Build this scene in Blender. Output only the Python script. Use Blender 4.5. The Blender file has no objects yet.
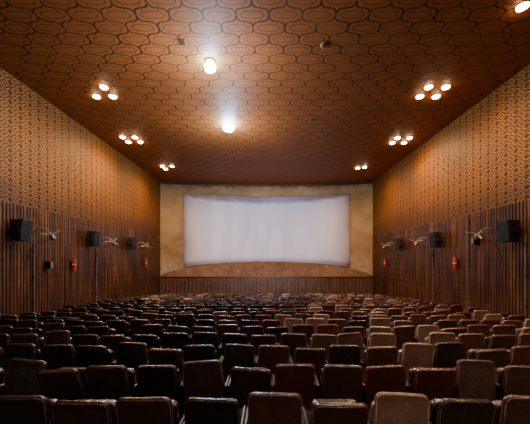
import bpy, bmesh, math, random
from mathutils import Vector, Matrix
random.seed(11)
scene = bpy.context.scene
COL = scene.collection
E = 3.6; F = 300.0
XL, XR, D, H = -8.7, 8.3, 24.0, 6.24
CZ = E + H
def fz(d): return E - (2.09 + 0.064*(d-2.66))

# ---------------- node helpers ----------------
class NT:
    def __init__(s, name):
        m = bpy.data.materials.new(name); m.use_nodes = True
        s.m = m; s.t = m.node_tree; s.b = s.t.nodes['Principled BSDF']
    def n(s, ty, **kw):
        nd = s.t.nodes.new(ty)
        for k, v in kw.items(): setattr(nd, k, v)
        return nd
    def set(s, sock, v):
        if isinstance(v, bpy.types.NodeSocket): s.t.links.new(v, sock)
        else: sock.default_value = v
    def math(s, op, a, b=0.0, c=0.0, clamp=False):
        nd = s.n('ShaderNodeMath', operation=op); nd.use_clamp = clamp
        s.set(nd.inputs[0], a); s.set(nd.inputs[1], b); s.set(nd.inputs[2], c)
        return nd.outputs[0]
    def xyz(s):
        tc = s.n('ShaderNodeTexCoord'); sp = s.n('ShaderNodeSeparateXYZ')
        s.t.links.new(tc.outputs['Object'], sp.inputs[0])
        return sp.outputs[0], sp.outputs[1], sp.outputs[2], tc.outputs['Object']
    def noise(s, vec, scale, detail=3, rough=.5):
        nd = s.n('ShaderNodeTexNoise'); nd.inputs['Scale'].default_value = scale
        nd.inputs['Detail'].default_value = detail; nd.inputs['Roughness'].default_value = rough
        if vec is not None: s.t.links.new(vec, nd.inputs['Vector'])
        return nd.outputs['Fac']
    def ramp(s, fac, stops):
        nd = s.n('ShaderNodeValToRGB'); cr = nd.color_ramp
        while len(cr.elements) < len(stops): cr.elements.new(.5)
        for e, (p, c) in zip(cr.elements, stops):
            e.position = p; e.color = (*c, 1)
        s.set(nd.inputs[0], fac); return nd.outputs[0]
    def mix(s, fac, a, b, mode='MIX'):
        nd = s.n('ShaderNodeMix', data_type='RGBA', blend_type=mode)
        s.set(nd.inputs[0], fac)
        s.set(nd.inputs[6], a if isinstance(a, bpy.types.NodeSocket) else (*a, 1))
        s.set(nd.inputs[7], b if isinstance(b, bpy.types.NodeSocket) else (*b, 1))
        return nd.outputs[2]
    def line(s, val, w):      # 1 where val ~ 0, soft falloff w
        return s.math('SUBTRACT', 1.0, s.math('DIVIDE', s.math('ABSOLUTE', val), w), clamp=True)
    def tri(s, v, p):         # triangle wave 0..1..0 with period p
        return s.math('MULTIPLY', s.math('ABSOLUTE', s.math('SUBTRACT', s.math('FRACT', s.math('DIVIDE', s.math('ADD', v, 100*p), p)), .5)), 2.0)
    def bump(s, h, strength=.5, dist=.02):
        nd = s.n('ShaderNodeBump'); nd.inputs['Strength'].default_value = strength
        nd.inputs['Distance'].default_value = dist
        s.t.links.new(h, nd.inputs['Height']); s.t.links.new(nd.outputs[0], s.b.inputs['Normal'])
    def fin(s, color=None, rough=.5, metal=0, spec=.5):
        if color is not None:
            s.set(s.b.inputs['Base Color'], color if isinstance(color, bpy.types.NodeSocket) else (*color, 1))
        s.set(s.b.inputs['Roughness'], rough)
        s.b.inputs['Metallic'].default_value = metal
        s.b.inputs['Specular IOR Level'].default_value = spec
        return s.m

def simple(name, c, rough=.5, metal=0, var=.25, scale=6):
    k = NT(name); x, y, z, v = k.xyz()
    nz = k.noise(v, scale)
    col = k.mix(nz, tuple(i*(1-var) for i in c), tuple(min(1, i*(1+var)) for i in c))
    return k.fin(col, rough, metal)
def emis(name, c, st):
    k = NT(name); k.b.inputs['Emission Color'].default_value = (*c, 1)
    k.b.inputs['Emission Strength'].default_value = st
    return k.fin(c, .4)

CEIL = [(.22, .065, .014), (.42, .135, .03)]
def mat_ceiling():
    k = NT('ceiling_pattern'); x, y, z, v = k.xyz()
    p = 0.6
    A = k.math('MULTIPLY', k.math('ADD', x, y), .7071); B = k.math('MULTIPLY', k.math('SUBTRACT', x, y), .7071)
    sa = k.math('SINE', k.math('MULTIPLY', A, 2*math.pi/p)); sb = k.math('SINE', k.math('MULTIPLY', B, 2*math.pi/p))
    ta = k.tri(k.math('ADD', A, k.math('MULTIPLY', sb, .075)), p); tb = k.tri(k.math('ADD', B, k.math('MULTIPLY', sa, .075)), p)
    l1 = k.line(k.math('SUBTRACT', ta, 1.0), .12); l2 = k.line(k.math('SUBTRACT', tb, 1.0), .12)
    rr = k.math('MAXIMUM', ta, tb)
    ring = k.line(k.math('SUBTRACT', rr, .5), .08)
    ra = k.line(ta, .07); rb = k.line(tb, .07)
    inner = k.math('MULTIPLY', k.math('MAXIMUM', ra, rb), k.math('GREATER_THAN', rr, .5))
    line = k.math('MAXIMUM', k.math('MAXIMUM', l1, l2), k.math('MAXIMUM', k.math('MULTIPLY', ring, .6), k.math('MULTIPLY', inner, .5)))
    line = k.math('MULTIPLY', line, 1.5, clamp=True)
    n1 = k.noise(v, .5, 5); n2 = k.noise(v, 7, 4); n3 = k.noise(v, 1.7, 5, .7)
    base = k.mix(n1, CEIL[0], CEIL[1])
    base = k.mix(k.math('MULTIPLY', n2, .5), base, CEIL[0])
    fade = k.math('MULTIPLY', k.math('SUBTRACT', n3, .1), 2.2, clamp=True)
    c = k.mix(k.math('MULTIPLY', line, k.math('MULTIPLY', fade, .95)), base, (.018, .006, .003))
    k.bump(line, .15, -.01)
    return k.fin(c, .6, 0, .2)

def mat_wall():
    k = NT('carved_wood_panelling'); x, y, z, v = k.xyz()
    P, Q = .42, .33
    u = k.tri(y, P)
    w = k.tri(z, Q)
    m = k.math('ADD', u, w)
    dia = k.line(k.math('SUBTRACT', m, .85), .2)
    core = k.line(m, .45)
    corner = k.line(k.math('SUBTRACT', m, 2.0), .75)
    edge = k.math('MULTIPLY', k.line(k.math('SUBTRACT', u, 1.0), .16), .7)
    f = k.math('MAXIMUM', k.math('MAXIMUM', dia, core), k.math('MAXIMUM', edge, k.math('MULTIPLY', corner, 1.3)))
    f = k.math('MULTIPLY', f, 1.7, clamp=True)
    n1 = k.noise(v, .7, 4); n2 = k.noise(v, 9, 3); n5 = k.noise(v, 1.3, 6, .75)
    n4 = k.n('ShaderNodeTexWhiteNoise', noise_dimensions='1D')
    k.set(n4.inputs['W'], k.math('FLOOR', k.math('DIVIDE', k.math('ADD', y, 100*P+P/2), P)))
    base = k.mix(n1, (.28, .1, .011), (.52, .21, .028))
    base = k.mix(k.math('MULTIPLY', n2, .4), base, (.15, .05, .009))
    base = k.mix(k.math('MULTIPLY', n4.outputs['Value'], .2), base, (.1, .033, .007))
    # ragged darker tone towards the bottom, above the wainscot
    low_dark = k.math('DIVIDE', k.math('SUBTRACT', k.math('ADD', E+2.3, k.math('MULTIPLY', n5, 1.6)), z), .9, clamp=True)
    base = k.mix(k.math('MULTIPLY', low_dark, .6), base, (.1, .035, .011))
    c = k.mix(k.math('MULTIPLY', f, .93), base, (.018, .006, .0025))
    k.bump(f, .5, -.03)
    return k.fin(c, .5, 0, .3)

def mat_slat():
    k = NT('dark_slatted_wood'); x, y, z, v = k.xyz()
    mp = k.n('ShaderNodeMapping'); k.t.links.new(v, mp.inputs[0]); mp.inputs['Scale'].default_value = (5, 5, .3)
    n1 = k.noise(mp.outputs[0], 1.6, 5)
    mp2 = k.n('ShaderNodeMapping'); k.t.links.new(v, mp2.inputs[0]); mp2.inputs['Scale'].default_value = (1, 1, .6)
    n2 = k.noise(mp2.outputs[0], .9, 6, .7)
    c = k.ramp(n1, [(.3, (.045, .016, .007)), (.5, (.12, .043, .014)), (.7, (.26, .1, .028))])
    wf = k.math('MULTIPLY', k.math('SUBTRACT', n2, .42), 5, clamp=True)
    c = k.mix(k.math('MULTIPLY', wf, .65), c, (.035, .013, .009))
    w = k.line(k.math('SUBTRACT', k.tri(z, .33), 1.0), .4)
    c = k.mix(k.math('MULTIPLY', w, .3), c, (.02, .008, .004))
    return k.fin(c, .42, 0, .35)

def mat_screen():
    k = NT('cinema_screen_fabric'); x, y, z, v = k.xyz()
    mp = k.n('ShaderNodeMapping'); k.t.links.new(v, mp.inputs[0]); mp.inputs['Scale'].default_value = (1, 1, .14)
    n1 = k.noise(mp.outputs[0], .8, 3); n2 = k.noise(v, .5, 5); n5 = k.noise(v, 1.8, 5, .7)
    c = k.mix(k.math('MULTIPLY', k.math('SUBTRACT', n1, .3), 2.5, clamp=True), (.76, .72, .88), (.95, .92, 1))
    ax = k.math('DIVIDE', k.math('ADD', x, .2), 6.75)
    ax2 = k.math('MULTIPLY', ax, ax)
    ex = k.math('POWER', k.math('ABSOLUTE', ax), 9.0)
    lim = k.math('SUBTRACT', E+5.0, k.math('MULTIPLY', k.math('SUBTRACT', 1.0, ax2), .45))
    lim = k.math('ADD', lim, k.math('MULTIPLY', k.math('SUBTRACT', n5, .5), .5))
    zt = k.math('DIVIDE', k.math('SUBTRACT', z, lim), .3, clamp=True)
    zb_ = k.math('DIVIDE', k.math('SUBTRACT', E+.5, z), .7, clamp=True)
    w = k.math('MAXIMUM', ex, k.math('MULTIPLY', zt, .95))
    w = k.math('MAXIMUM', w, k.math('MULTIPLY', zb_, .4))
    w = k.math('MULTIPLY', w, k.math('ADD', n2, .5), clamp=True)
    c = k.mix(w, c, (.36, .29, .34))  # grey shade painted into the sheet colour along top and edges
    return k.fin(c, .8, 0, .2)

def mat_plaster():
    k = NT('stained_beige_plaster'); x, y, z, v = k.xyz()
    n1 = k.noise(v, .6, 4, .55); n2 = k.noise(v, 2.5, 6, .75)
    c = k.ramp(n1, [(.32, (.29, .175, .075)), (.5, (.42, .27, .125)), (.7, (.52, .37, .2))])
    st = k.math('MULTIPLY', k.math('SUBTRACT', n2, .56), 6, clamp=True)
    c = k.mix(k.math('MULTIPLY', st, .4), c, (.18, .095, .045))
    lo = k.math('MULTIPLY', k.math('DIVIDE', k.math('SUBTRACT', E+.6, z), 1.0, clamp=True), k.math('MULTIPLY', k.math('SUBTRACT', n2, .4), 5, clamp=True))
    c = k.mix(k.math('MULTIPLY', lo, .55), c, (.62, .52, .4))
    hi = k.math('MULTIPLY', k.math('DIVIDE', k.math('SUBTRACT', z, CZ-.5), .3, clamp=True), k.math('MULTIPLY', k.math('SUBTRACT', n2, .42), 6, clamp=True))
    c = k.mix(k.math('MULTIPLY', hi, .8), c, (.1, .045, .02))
    return k.fin(c, .7, 0, .2)

def mat_boards(name, c1, c2, fleck=0):
    k = NT(name); x, y, z, v = k.xyz()
    g = k.line(k.tri(x, .3), .12)
    n = k.noise(v, 1.6, 6, .75)
    n = k.math('MULTIPLY', k.math('SUBTRACT', n, .3), 2.4, clamp=True)
    c = k.mix(n, c1, c2)
    c = k.mix(k.math('MULTIPLY', g, .6), c, (.04, .015, .008))
    if fleck:
        f = k.noise(v, 6, 5, .8)
        c = k.mix(k.math('MULTIPLY', k.math('SUBTRACT', f, .6), 12, clamp=True), c, (.6, .5, .4))
    return k.fin(c, .6)

def mat_leather(name, mul=1.0, island=False):
    k = NT(name); x, y, z, v = k.xyz()
    oi = k.n('ShaderNodeObjectInfo')
    cb = k.n('ShaderNodeCombineXYZ'); k.t.links.new(oi.outputs['Random'], cb.inputs[0])
    k.t.links.new(oi.outputs['Random'], cb.inputs[2])
    sc = k.n('ShaderNodeVectorMath', operation='SCALE'); k.t.links.new(cb.outputs[0], sc.inputs[0]); sc.inputs['Scale'].default_value = 40
    mp = k.n('ShaderNodeVectorMath', operation='ADD')
    k.t.links.new(v, mp.inputs[0]); k.t.links.new(sc.outputs[0], mp.inputs[1])
    n3 = k.noise(mp.outputs[0], 3.5, 6, .7)
    n4 = k.noise(mp.outputs[0], 9, 6, .75)
    if island:
        g = k.n('ShaderNodeNewGeometry')
        col = k.ramp(g.outputs['Random Per Island'], [(0, (.025, .012, .009)), (.4, (.085, .037, .025)), (.75, (.2, .1, .068)), (1, (.55, .39, .28))])
    else:
        col = oi.outputs['Color']
    dark = k.mix(1.0, col, (.35*mul,)*3, 'MULTIPLY'); lite = k.mix(1.0, col, (1.9*mul,)*3, 'MULTIPLY')
    c = k.mix(n3, dark, lite)
    scuff = k.math('MULTIPLY', k.math('SUBTRACT', n4, .58), 7.0, clamp=True)
    c = k.mix(k.math('MULTIPLY', scuff, .4), c, (.26, .15, .1))
    k.bump(n3, .5, .04)
    r = k.math('ADD', k.math('MULTIPLY', n3, .4), .04)
    return k.fin(c, r, 0, 1.0)

M = dict(
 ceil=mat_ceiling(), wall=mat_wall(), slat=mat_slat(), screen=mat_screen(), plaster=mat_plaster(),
 apron=mat_boards('worn_apron_boards', (.1, .04, .018), (.27, .125, .06), 1),
 front=mat_boards('stage_front_boards', (.05, .024, .016), (.2, .1, .06)),
 floor=simple('dusty_concrete', (.04, .028, .02), .8),
 leather=mat_leather('worn_leatherette'), leather2=mat_leather('seat_cushion_leatherette', .8),
 piping=mat_leather('edge_piping', 2.2), leather_far=mat_leather('worn_leatherette_rows', 1, True),
 iron=simple('dark_painted_iron', (.02, .016, .014), .45, .6), woodarm=simple('dark_wood_arm', (.05, .022, .012), .35),
 black=simple('black_cabinet', (.008, .008, .01), .55), grille=simple('grille_cloth', (.02, .02, .022), .85),
 white=simple('grey_enamel', (.26, .235, .21), .35), steel=simple('brushed_steel', (.4, .38, .35), .35, .8),
 red=simple('red_enamel', (.55, .03, .02), .3), label=simple('cream_label', (.6, .5, .35), .6),
 conduit=simple('grey_brown_conduit', (.2, .15, .12), .5), dark=simple('dark_moulding', (.04, .016, .008), .5),
 bulb=emis('warm_bulb', (1, .72, .4), 60), cold=emis('cold_bulb', (.38, .66, 1), 300),
 ring=simple('brass_ring', (.3, .12, .03), .4, .5), dead=simple('frosted_dark_glass', (.06, .03, .018), .3),
)

# ---------------- mesh helpers ----------------
def mesh_obj(name, verts, faces, mat, smooth=False, link=True):
    me = bpy.data.meshes.new(name); me.from_pydata(verts, [], faces); me.update()
    for m in (mat if isinstance(mat, list) else [mat]): me.materials.append(m)
    if smooth:
        for p in me.polygons: p.use_smooth = True
    o = bpy.data.objects.new(name, me)
    if link: COL.objects.link(o)
    return o
def bm_obj(name, bm, mat, smooth=False):
    bmesh.ops.recalc_face_normals(bm, faces=bm.faces)
    me = bpy.data.meshes.new(name); bm.to_mesh(me); bm.free()
    for m in (mat if isinstance(mat, list) else [mat]): me.materials.append(m)
    if smooth:
        for p in me.polygons: p.use_smooth = True
    o = bpy.data.objects.new(name, me); COL.objects.link(o); return o
def add_box(bm, x0, x1, y0, y1, z0, z1, bev=0):
    r = bmesh.ops.create_cube(bm, size=1)
    vs = r['verts']
    for v in vs:
        v.co = Vector((x0+(v.co.x+.5)*(x1-x0), y0+(v.co.y+.5)*(y1-y0), z0+(v.co.z+.5)*(z1-z0)))
    if bev:
        es = list({e for v in vs for e in v.link_edges})
        bmesh.ops.bevel(bm, geom=es, offset=bev, segments=2, affect='EDGES', profile=.5)
def box(name, x0, x1, y0, y1, z0, z1, mat, bev=0):
    bm = bmesh.new(); add_box(bm, x0, x1, y0, y1, z0, z1, bev); return bm_obj(name, bm, mat)
def add_cyl(bm, p0, p1, r0, r1=None, seg=12):
    p0 = Vector(p0); p1 = Vector(p1); r1 = r0 if r1 is None else r1
    d = p1-p0; rot = d.to_track_quat('Z', 'Y').to_matrix().to_4x4()
    mt = Matrix.Translation((p0+p1)/2) @ rot
    bmesh.ops.create_cone(bm, cap_ends=True, segments=seg, radius1=r0, radius2=r1, depth=d.length, matrix=mt)
def cyl(name, p0, p1, r0, mat, r1=None, seg=12):
    bm = bmesh.new(); add_cyl(bm, p0, p1, r0, r1, seg); return bm_obj(name, bm, mat, False)
def tube(name, pts, r, mat):
    cu = bpy.data.curves.new(name, 'CURVE'); cu.dimensions = '3D'; cu.bevel_depth = r; cu.bevel_resolution = 2
    sp = cu.splines.new('NURBS'); sp.points.add(len(pts)-1)
    for a, b in zip(sp.points, pts): a.co = (*b, 1)
    sp.use_endpoint_u = True; sp.order_u = 3
    tmp = bpy.data.objects.new(name, cu); COL.objects.link(tmp)
    dg = bpy.context.evaluated_depsgraph_get(); me = bpy.data.meshes.new_from_object(tmp.evaluated_get(dg))
    bpy.data.objects.remove(tmp); me.materials.clear(); me.materials.append(mat)
    for p in me.polygons: p.use_smooth = True
    o = bpy.data.objects.new(name, me); COL.objects.link(o); return o
def lathe(name, prof, mat, seg=20, smooth=True):
    bm = bmesh.new(); rings = []
    for r, z in prof:
        rings.append([bm.verts.new((r*math.cos(2*math.pi*i/seg), r*math.sin(2*math.pi*i/seg), z)) for i in range(seg)])
    for a, b in zip(rings, rings[1:]):
        for i in range(seg):
            bm.faces.new((a[i], a[(i+1) % seg], b[(i+1) % seg], b[i]))
    bm.faces.new(rings[0][::-1]); bm.faces.new(rings[-1])
    return bm_obj(name, bm, mat, smooth)
def struct(o): o['kind'] = 'structure'; return o
def empty(name, loc, label, cat, group=None):
    o = bpy.data.objects.new(name, None); o.empty_display_size = .1; COL.objects.link(o)
    o.location = loc; o['label'] = label; o['category'] = cat
    if group: o['group'] = group
    return o
def copy_thing(src, name=None):
    t = src.copy(); COL.objects.link(t)
    for c in src.children:
        k = c.copy(); k.parent = t; COL.objects.link(k)
        for g in c.children:
            k2 = g.copy(); k2.parent = k; COL.objects.link(k2)
    return t

# ---------------- room shell ----------------
Y0 = -1.5; YB = 25.6
fl = bmesh.new()
rows = [2.66+1.0*i for i in range(19)]
pts = [(Y0, fz(2.66))]
for i, d in enumerate(rows):
    z = fz(d)
    if i > 0: pts += [(d-.5, fz(rows[i-1])), (d-.5, z)]
pts.append((YB, fz(rows[-1])))
va = [fl.verts.new((XL-.2, y, z)) for y, z in pts]; vb = [fl.verts.new((XR+.2, y, z)) for y, z in pts]
for i in range(len(pts)-1): fl.faces.new((va[i], vb[i], vb[i+1], va[i+1]))
struct(bm_obj('floor', fl, M['floor']))
struct(box('ceiling', XL-.3, XR+.3, Y0, YB+.3, CZ, CZ+.2, M['ceil']))
zb = fz(20.66)-.3
struct(box('wall_left', XL-.3, XL, Y0, YB+.2, zb, CZ, M['wall']))
struct(box('wall_right', XR, XR+.3, Y0, YB+.2, zb, CZ, M['wall']))
SAG = 1.0; XC = (XL+XR)/2; HW = (XR-XL)/2
def by(x):
    t = (x-XC)/HW; return D + SAG*(1-t*t)
NX = 40
vs, fs = [], []
xs = [XL+(XR-XL)*i/NX for i in range(NX+1)]
for x in xs:
    for yo, z in ((0, zb), (0, CZ), (.25, CZ), (.25, zb)): vs.append((x, by(x)+yo, z))
for i in range(NX):
    for j in range(4):
        a = i*4+j; b = i*4+(j+1) % 4; fs.append((a, b, b+4, a+4))
fs += [(3, 2, 1, 0), tuple(NX*4+j for j in range(4))]
struct(mesh_obj('wall_back', vs, fs, M['plaster']))
vs, fs = [], []
for x in xs:
    for yo, z in ((-.1, CZ-.14), (-.1, CZ), (.02, CZ), (.02, CZ-.14)): vs.append((x, by(x)+yo, z))
for i in range(NX):
    for j in range(4):
        a = i*4+j; b = i*4+(j+1) % 4; fs.append((a, b, b+4, a+4))
struct(mesh_obj('trim_1', vs, fs, M['dark']))
WZ = E+1.9
for side, xw, sg, nm in (('left', XL, 1, 'trim_2'), ('right', XR, -1, 'trim_3')):
    bm = bmesh.new(); y = Y0+.05
    add_box(bm, *(sorted((xw, xw+sg*.02))), Y0, D-.02, zb, WZ-.02)
    while y < D-.12:
        a, b = sorted((xw+sg*.02, xw+sg*.06))
        add_box(bm, a, b, y, y+.1, zb, WZ)
        y += .14
    struct(bm_obj(nm, bm, M['slat']))

# ---------------- stage ----------------
SZ = E-1.34
def arc(x):
    t = min(1, abs(x-XC)/HW); return (1-t*t)**.6
st = empty('stage', (XC, D-.15, fz(20.66)), 'low wooden stage with boarded front and curved sloping apron', 'stage')
f = fz(20.66)
p = box('front_panel', XL+.08, XR-.08, D-.25, D-.12, f, SZ-.05, M['front'])
parts = [p]
parts.append(box('nosing', XL+.08, XR-.08, D-.3, D-.05, SZ-.06, SZ+.02, M['woodarm']))
bm = bmesh.new(); x = XL+.2
while x < XR-.2:
    add_box(bm, x, x+.07, D-.29, D-.25, f, SZ-.06); x += .3
bt = bm_obj('battens', bm, M['slat']); bt['kind'] = 'stuff'
parts.append(bt)
vs, fs = [], []
AH = 1.16
for x in xs:
    x = max(XL+.09, min(XR-.09, x))
    yb = by(x)-.16
    vs += [(x, D-.1, SZ-.02), (x, yb-.01, SZ+AH*arc(x)), (x, yb, SZ+AH*arc(x)-.1), (x, D-.1, SZ-.1)]
for i in range(NX):
    for j in range(4):
        a = i*4+j; b = i*4+(j+1) % 4; fs.append((a, b, b+4, a+4))
parts.append(mesh_obj('apron', vs, fs, M['apron']))
for o in parts:
    o.parent = st; o.location = -Vector(st.location)

# ---------------- screen ----------------
sx0, sx1 = -6.95, 6.58; NS = 48; NZ = 12
def tt(x): return (x-(sx0+sx1)/2)/((sx1-sx0)/2)
def ztop(x): return E+5.42-.12*(1-tt(x)**2)
def zbot(x): return SZ+AH*arc(x)+.05+.12*abs(tt(x))**3
vs, fs = [], []
for i in range(NS+1):
    x = sx0+(sx1-sx0)*i/NS
    z0 = zbot(x); zt = ztop(x)
    for j in range(NZ+1):
        z = z0+(zt-z0)*j/NZ
        vs.append((x, by(x)-.1+.006*math.sin(x*4), z))
for i in range(NS):
    for j in range(NZ):
        a = i*(NZ+1)+j; fs.append((a, a+NZ+1, a+NZ+2, a+1))
scr = empty('cinema_screen', (XC, D+SAG, SZ+1.3), 'large blank white curved cinema screen with painted shade along edges', 'screen')
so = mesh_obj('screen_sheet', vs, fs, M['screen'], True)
so.modifiers.new('s', 'SOLIDIFY').thickness = .015
bm = bmesh.new()
def strip(pts, r):
    for a, b in zip(pts, pts[1:]): add_cyl(bm, a, b, r, seg=6)
for fn in (ztop, zbot):
    top = []
    for i in range(25):
        x = sx0+(sx1-sx0)*i/24; top.append((x, by(x)-.13, fn(x)))
    strip(top, .03)
for x in (sx0, sx1): strip([(x, by(x)-.13, zbot(x)), (x, by(x)-.13, ztop(x))], .03)
fr = bm_obj('screen_frame', bm, M['plaster'])
for o in (so, fr): o.parent = scr; o.location = -Vector(scr.location)

# ---------------- seats ----------------
def slab(name, w, zlo, zhi, th, rad, mat, arch=.012, bend=.45, taper=.008):
    out = []
    hw = w/2
    def corner(cx, cz, a0, n=6):
        for i in range(n+1):
            a = a0+math.pi/2*i/n; out.append((cx+rad*math.cos(a), cz+rad*math.sin(a)))
    corner(hw-rad, zhi-rad, 0)
    for i in range(1, 6):
        out.append((hw-rad-(w-2*rad)*i/6, zhi))
    corner(-hw+rad, zhi-rad, math.pi/2)
    r2 = rad*.5
    for (cx, cz, a0) in ((-hw+r2, zlo+r2, math.pi), (hw-r2, zlo+r2, 1.5*math.pi)):
        for i in range(4):
            a = a0+math.pi/2*i/3; out.append((cx+r2*math.cos(a), cz+r2*math.sin(a)))
    cz = (zlo+zhi)/2
    bm = bmesh.new(); rings = []
    lay = [(.25, -.44), (.6, -.44), (.89, -.43), (.915, -.46), (.965, -.44), (.99, -.32), (1, -.15), (1, .18), (.97, .36), (.88, .5), (.6, .58), (.25, .62)]
    def P(x, z, s, yo):
        px = x*s; pz = cz+(z-cz)*s
        zz = (pz-zlo)/(zhi-zlo)
        px *= 1-taper*2*(1-zz)
        pz += arch*(1-(px/hw)**2)*zz
        return (px, th*yo+bend*px*px, pz)
    for s, yo in lay: rings.append([bm.verts.new(P(x, z, s, yo)) for x, z in out])
    n = len(out)
    for a, b in zip(rings, rings[1:]):
        for i in range(n): bm.faces.new((a[i], a[(i+1) % n], b[(i+1) % n], b[i]))
    c0 = bm.verts.new(P(0, cz, 0, -.44)); c1 = bm.verts.new(P(0, cz, 0, .62))
    for i in range(n):
        bm.faces.new((c0, rings[0][(i+1) % n], rings[0][i])); bm.faces.new((c1, rings[-1][i], rings[-1][(i+1) % n]))
    o = bm_obj(name, bm, mat, True)
    rim = [Vector(P(x, z, .965, -.44)) for x, z in out]
    return o, rim

PW = .555
base = empty('cinema_chair', (0, 0, 0), 'x', 'chair')
back, rim = slab('backrest', .486, 0, .58, .062, .062, M['leather'], .014)
bm = bmesh.new()
for a, b in zip(rim, rim[1:]+rim[:1]):
    if (a-b).length > 1e-4: add_cyl(bm, a, b, .005, seg=5)
pip = bm_obj('piping', bm, M['piping'], True)
pip.parent = back
back.location = (0, 0, .35); back.rotation_euler = (math.radians(9), 0, 0)
cush, _ = slab('seat_cushion', .45, 0, .42, .1, .06, M['leather2'], 0, 0, 0)
cush.location = (0, .16, .38); cush.rotation_euler = (math.radians(8), 0, 0)
def side(x):
    bm = bmesh.new(); add_box(bm, x-.012, x+.012, .0, .2, .03, .58, .004)
    add_box(bm, x-.013, x+.013, -.06, .3, 0, .03)
    return bm_obj('leg', bm, M['iron'])
def arm(x):
    return box('armrest', x-.014, x+.014, .0, .36, .58, .62, M['woodarm'], .008)
pl = [back, cush, side(-.26), side(.26), arm(-.26), arm(.26)]
bm = bmesh.new(); add_cyl(bm, (-.25, .06, .40), (.25, .06, .40), .014, seg=8)
pl.append(bm_obj('pivot_bar', bm, M['iron']))
for o in pl: o.parent = base

def joined(matl):
    bm = bmesh.new()
    bpy.context.view_layer.update()
    for o in pl+[pip]:
        tmp = o.data.copy(); tmp.transform(o.matrix_world)
        nm = o.data.materials[0]
        idx = 1 if nm == M['iron'] else 2 if nm == M['woodarm'] else 0
        n0 = len(bm.faces); bm.from_mesh(tmp); bm.faces.ensure_lookup_table()
        for fc in bm.faces[n0:]: fc.material_index = idx
    me = bpy.data.meshes.new('cinema_chair_simple'); bm.to_mesh(me); bm.free()
    for m in (matl, M['iron'], M['woodarm']): me.materials.append(m)
    return me
me_near = joined(M['leather'])
me_far = joined(M['leather_far'])

def seatcol(x, d):
    r = random.random()
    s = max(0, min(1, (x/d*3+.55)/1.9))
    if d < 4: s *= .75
    if r < .14: c = (.09, .017, .014); nm = 'dull maroon'
    elif r < .60-.45*s: c = (.015, .008, .007); nm = 'near-black brown'
    elif r < 1.0-.36*s*(.25 if d < 4.2 else 1): c = (.056, .024, .017); nm = 'dark brown'
    else: c = (.27, .165, .12); nm = 'faded pinkish-tan'
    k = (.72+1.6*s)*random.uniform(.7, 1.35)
    if nm == 'faded pinkish-tan': k = random.uniform(.5, 1.3)
    if nm == 'dull maroon': k = min(k, 1.3)
    return tuple(i*k for i in c), nm
count = 0; ALL = []
OFF = [.05, -.235, .065, -.1, .2, .05, -.17, .12, .0]
for ri, d in enumerate(rows):
    lim = .883*d+.45
    off = OFF[ri % 9]
    for i in range(-16, 17):
        x = i*PW+off
        if x < XL+.75 or x > XR-.75 or abs(x) > lim: continue
        ALL.append((ri, d, x))
ALL.sort(key=lambda t: (t[0], abs(t[2])))
bmf = bmesh.new(); ORG = Vector((0, 18.66, fz(18.66)))
G = 'rows of cinema chairs'
def cl(v, m): return max(-m, min(m, v))
for ri, d, x in ALL:
    z = fz(d)
    if random.random() < .04 and ri > 2: continue
    if count < 298:
        c, nm = seatcol(x, d)
        near = ri < 9
        edge = min(1, abs(x)/d/.6)
        g0 = .8+.4*edge
        lean = cl(random.gauss(0, 4.5)*g0, 10); roll = cl(random.gauss(0, 1.9)*g0, 3.2)
        drop = random.uniform(-.05, .005)*g0
        state = ''
        if random.random() < .07+.09*edge: lean = random.choice((-12, 10)); roll = random.choice((-3.5, 3.5)); state = ', crooked back'
        if near:
            t = copy_thing(base)
            for ch in t.children:
                if ch.name.startswith('backrest'):
                    ch.rotation_euler = (math.radians(9+lean), math.radians(roll), math.radians(cl(random.gauss(0, 2), 3)))
                    ch.location.z += drop
                ch.color = (*c, 1)
                for g in ch.children: g.color = (*c, 1)
        else:
            t = bpy.data.objects.new('cinema_chair', me_near); COL.objects.link(t); t.color = (*c, 1)
            t['category'] = 'chair'
        t['label'] = '%s leatherette folding cinema chair, rounded padded back%s' % (nm, state)
        t['group'] = G
        t.location = (x, d+random.uniform(-.02, .02), z); count += 1
    else:
        tmp = me_far.copy(); tmp.transform(Matrix.Translation(Vector((x, d, z))-ORG))
        bmf.from_mesh(tmp); bpy.data.meshes.remove(tmp)
me = bpy.data.meshes.new('cinema_chair_rows'); bmf.to_mesh(me); bmf.free()
for m in (M['leather_far'], M['iron'], M['woodarm']): me.materials.append(m)
o = bpy.data.objects.new('cinema_chair_rows', me); COL.objects.link(o); o.location = ORG
o['kind'] = 'stuff'; o['label'] = 'rows of brown leatherette folding cinema chairs near the stage'; o['category'] = 'chairs'; o['group'] = G
for o in pl+[pip, base]: bpy.data.objects.remove(o, do_unlink=True)

# ---------------- ceiling lights, added fill spots ----------------
dl = empty('recessed_downlight', (0, 0, 0), 'round recessed ceiling downlight glowing warm, brass ring', 'light', 'warm downlights in the ceiling')
ringo = lathe('trim_ring', [(.13, 0), (.16, -.0), (.162, -.012), (.15, -.02), (.13, -.018)], M['ring'])
blb = lathe('bulb', [(.11, -.005), (.132, -.02), (.125, -.05), (.08, -.075), (.02, -.085)], M['bulb'])
for o in (ringo, blb): o.parent = dl
s = .31
Q4 = ((-s, -s), (s, -s), (-s, s), (s, s))
clusters = [(-6.25, 11.1, Q4[1:]), (6.05, 11.1, Q4), (-7.1, 15.5, Q4), (6.85, 15.6, Q4), (-6.75, 20.2, Q4[:3]), (6.2, 20.2, ((-.2, .1), (.2, -.1))), (6.22, 7.36, ((0, 0),))]
for cx, cy, m in clusters:
    for ax, ay in m:
        t = copy_thing(dl); t.location = (cx+ax, cy+ay, CZ)
for o in (ringo, blb, dl): bpy.data.objects.remove(o, do_unlink=True)

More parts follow.
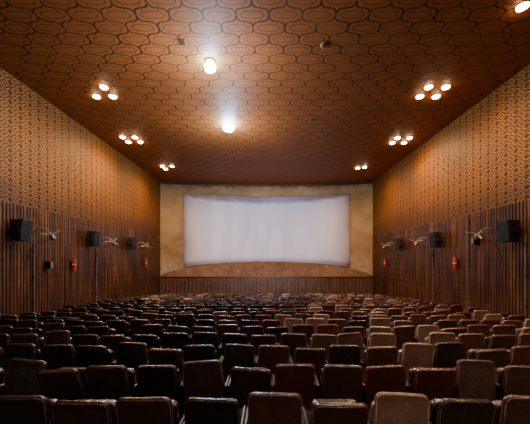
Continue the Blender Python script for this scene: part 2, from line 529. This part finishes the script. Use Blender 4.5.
def lamp(x, y, lit, sc=1):
    e = empty('ceiling_lamp', (x, y, CZ), 'bright bluish-white bulb on a round ceiling base' if lit else 'unlit flush round ceiling lamp fixture', 'light', 'round centre ceiling lamps')
    if lit:
        b = lathe('lamp_base', [(.2, 0), (.2, -.015), (.12, -.04), (.07, -.05)], M['ring'])
        g = lathe('lamp_globe', [(q*sc, w) for q, w in [(.05, -.05), (.12, -.07), (.175, -.12), (.195, -.19), (.175, -.26), (.12, -.31), (.05, -.335), (.01, -.34)]], M['cold'])
        l = bpy.data.lights.new('ceiling_lamp_light', 'POINT'); l.energy = 520; l.color = (.74, .86, 1); l.shadow_soft_size = .3
        lo = bpy.data.objects.new('ceiling_lamp_light', l); lo.location = (x, y, CZ-1.7); COL.objects.link(lo)
    else:
        b = lathe('lamp_base', [(.17, 0), (.17, -.012), (.14, -.02)], M['ring'])
        g = lathe('lamp_globe', [(.13, -.02), (.12, -.03), (.1, -.04), (.03, -.045)], M['dead'])
    b.parent = e; g.parent = e
lamp(-1.85, 9.42, True, .9); lamp(-1.85, 13.75, True, 1.35); lamp(1.65, 8.7, False); lamp(1.95, 13.4, False)
def vent(x, y):
    e = empty('ceiling_vent', (x, y, CZ), 'small dark square ceiling vent grille', 'vent', 'ceiling vents')
    bm = bmesh.new(); add_box(bm, -.12, .12, -.12, .12, -.015, 0, .005)
    a = bm_obj('vent_frame', bm, M['ring'])
    bm = bmesh.new(); add_box(bm, -.09, .09, -.09, .09, -.022, -.015)
    b = bm_obj('vent_louvre', bm, M['dead']); a.parent = e; b.parent = e
vent(-2.5, 8.6); vent(1.1, 18.2)

def spot(x, y, z, en, size=150, col=(1, .56, .24), tgt=None, blend=.8, r=.35):
    l = bpy.data.lights.new('downlight_or_fill_beam', 'SPOT'); l.energy = en; l.color = col
    l.spot_size = math.radians(size); l.spot_blend = blend; l.shadow_soft_size = r
    o = bpy.data.objects.new('downlight_or_fill_beam', l); o.location = (x, y, z); COL.objects.link(o)
    if tgt: o.rotation_euler = (Vector(tgt)-Vector((x, y, z))).to_track_quat('-Z', 'Y').to_euler()
EN = {0: 650, 1: 880, 2: 1250, 3: 1250, 4: 950, 5: 950, 6: 300}
for i, (cx, cy, m) in enumerate(clusters):
    spot(cx, cy, CZ-.15, EN[i], 172)
spot(6.2, 2.5, CZ-.15, 520, 130, (1, .72, .48)); spot(1.8, 5, CZ-.15, 600, 120, (1, .8, .62))  # two added overhead fill lamps, out of view, without fixtures
spot(0, -.5, E+2.6, 12000, 34, (.88, .87, 1), (-.2, D+.9, E+2.5), 1.0, .1)  # unseen spot added behind the camera to brighten the screen

# ---------------- wall speakers ----------------
def speaker(x, y, z, sg):
    e = empty('wall_speaker', (x, y, z), 'black box loudspeaker on an iron wall bracket', 'speaker', 'wall loudspeakers')
    bm = bmesh.new(); add_box(bm, .12, .53, -.22, .22, -.36, .36, .015)
    for v in bm.verts:
        if v.co.x > .3 and v.co.z < 0: v.co.x -= .08
    cab = bm_obj('cabinet', bm, M['black'])
    bm = bmesh.new(); add_box(bm, -.17, .17, -.012, .012, -.3, .3, .006)
    gr = bm_obj('grille', bm, M['grille']); gr.location = (.32, -.228, 0)
    hn = []
    for zz, rr in ((-.1, .13), (.17, .07)):
        c = lathe('driver_cone', [(rr, 0), (rr, .012), (rr*.7, .01), (rr*.3, .014)], M['iron'], 16); c.rotation_euler = (math.pi/2, 0, 0); c.location = (.31, -.24, zz); hn.append(c)
    bm = bmesh.new(); add_box(bm, 0, .02, -.09, .09, -.15, .15); add_box(bm, .02, .13, -.02, .02, -.03, .03)
    br = bm_obj('bracket', bm, M['iron'])
    for o in [cab, gr, br]+hn: o.parent = e
    if sg < 0: e.scale = (-1, 1, 1)
def fan(x, y, z, sg, ang):
    e = empty('wall_fan', (x, y, z), 'grey metal three-bladed wall fan on a long curved arm', 'fan', 'wall fans')
    ps = [lathe('wall_plate', [(.07, 0), (.07, .02), (.04, .04)], M['conduit'], 16)]
    ps[0].rotation_euler = (0, math.pi/2, 0)
    ps.append(tube('arm', [(.02, 0, -.1), (.25, 0, .12), (.5, 0, .3), (.8, 0, .3), (.98, 0, .08)], .022, M['white']))
    ps.append(tube('cable', [(.96, .02, .0), (.75, .03, -.12), (.4, .04, -.2), (.15, .05, -.5), (.04, .05, -1.0)], .011, M['black']))
    m = lathe('motor', [(.03, -.13), (.07, -.11), (.095, -.02), (.085, .05), (.04, .08), (.03, .11)], M['conduit'], 16)
    m.location = (1.0, 0, .02); ps.append(m)
    m.rotation_euler = (math.radians(30), math.radians(12), 0)
    for i in range(3):
        bm = bmesh.new()
        v = [(-.012, .03, .1), (.012, .03, .1), (.028, .18, .108), (.03, .32, .112), (.008, .38, .11), (-.02, .36, .095), (-.024, .2, .095)]
        vv = [bm.verts.new(q) for q in v]; fc = bm.faces.new(vv)
        r = bmesh.ops.extrude_face_region(bm, geom=[fc])
        for q in r['geom']:
            if isinstance(q, bmesh.types.BMVert): q.co.z += .008
        bmesh.ops.rotate(bm, verts=bm.verts, cent=(0, 0, 0), matrix=Matrix.Rotation(math.radians(120*i+ang), 3, 'Z'))
        bl = bm_obj('blade', bm, M['white']); bl.parent = m
    for o in ps: o.parent = e
    if sg < 0: e.scale = (-1, 1, 1)
def conduit(x, y, z0, z1):
    e = empty('conduit_pipe', (x, y, z0), 'thin vertical electrical conduit clipped to slatted wall', 'pipe', 'wall conduits')
    a = cyl('pipe', (0, 0, 0), (0, 0, z1-z0), .028, M['conduit'], seg=8); a.parent = e
    for q in (.3, .6, .9):
        b = box('clip', -.035, .035, -.05, .05, (z1-z0)*q, (z1-z0)*q+.03, M['iron']); b.parent = e
def ext(x, y, z, sg):
    e = empty('fire_extinguisher', (x, y, z), 'red fire extinguisher with black hose hung on wall bracket', 'fire extinguisher', 'fire extinguishers')
    b = lathe('body', [(.06, 0), (.08, .01), (.082, .03), (.082, .47), (.07, .52), (.03, .56), (.025, .58)], M['red'], 18)
    v = lathe('valve', [(.024, .58), (.026, .62), (.016, .64)], M['steel'], 10)
    bm = bmesh.new(); add_box(bm, -.012, .012, -.1, .02, .64, .652)
    h = bm_obj('handle', bm, M['iron'])
    bm = bmesh.new(); pts = [(.02, -.02, .6), (.07, -.05, .55), (.075, -.06, .4), (.07, -.06, .2)]
    for a, c in zip(pts, pts[1:]): add_cyl(bm, a, c, .009, seg=6)
    ho = bm_obj('hose', bm, M['black'])
    l = lathe('label_band', [(.0835, .27), (.0838, .33)], M['label'], 18)
    q = -1 if sg > 0 else 1
    a, b2 = sorted((q*.075, q*.15)); k = box('bracket', a, b2, -.09, .09, .2, .42, M['iron'])
    for o in (b, v, h, ho, l, k): o.parent = e
TL = XL+.06; TR = XR-.06
for y in (10.1, 14.25, 18.3):
    speaker(TL, y, E+1.0, 1); fan(TL, y+.48, E+.8, 1, 80+y*3)
for y in (9.95, 14.3, 18.3):
    speaker(TR, y, E+.95, -1); fan(TR, y+.48, E+.8, -1, 50+y*3)
conduit(TL+.03, 15.0, fz(14.9)+.1, E+.6); conduit(TL+.03, 11.0, fz(10.6)+.1, E+.6)
conduit(TR-.03, 15.05, fz(14.9)+.1, E+.6); conduit(TR-.03, 9.6, fz(10.5)+.1, E+.8); conduit(TR-.03, 12.4, fz(12.4)+.1, E+1.7)
ext(TL+.13, 13.1, E-.5, 1); ext(TL+.13, 20.8, E-.5, 1); ext(TR-.13, 13.1, E-.45, -1); ext(TR-.13, 21.0, E-.5, -1)
for x, y, z, r in ((TR-.115, 11.8, E+.75, -90), (TL+.115, 11.6, E-.2, 90)):
    e = empty('junction_box', (x, y, z), 'small dark electrical box on the slatted wall', 'electrical box')
    a = box('box_body', -.09, .09, -.12, .12, -.15, .15, M['iron'], .01); b = box('box_cover', -.07, .07, -.135, -.12, -.12, .12, M['conduit'], .004)
    a.parent = e; b.parent = e; e.rotation_euler = (0, 0, math.radians(r))

# ---------------- world + camera ----------------
w = bpy.data.worlds.new('World'); scene.world = w; w.use_nodes = True
w.node_tree.nodes['Background'].inputs[0].default_value = (1, .7, .46, 1)
w.node_tree.nodes['Background'].inputs[1].default_value = .26
cam = bpy.data.cameras.new('camera'); cam.sensor_width = 36; cam.lens = 36*F/530
cam.shift_x = -4/530; cam.shift_y = 48/530; cam.clip_end = 200
co = bpy.data.objects.new('camera', cam); co.location = (0, 0, E); co.rotation_euler = (math.pi/2, 0, 0)
COL.objects.link(co); scene.camera = co
print('seats', count, len(ALL))
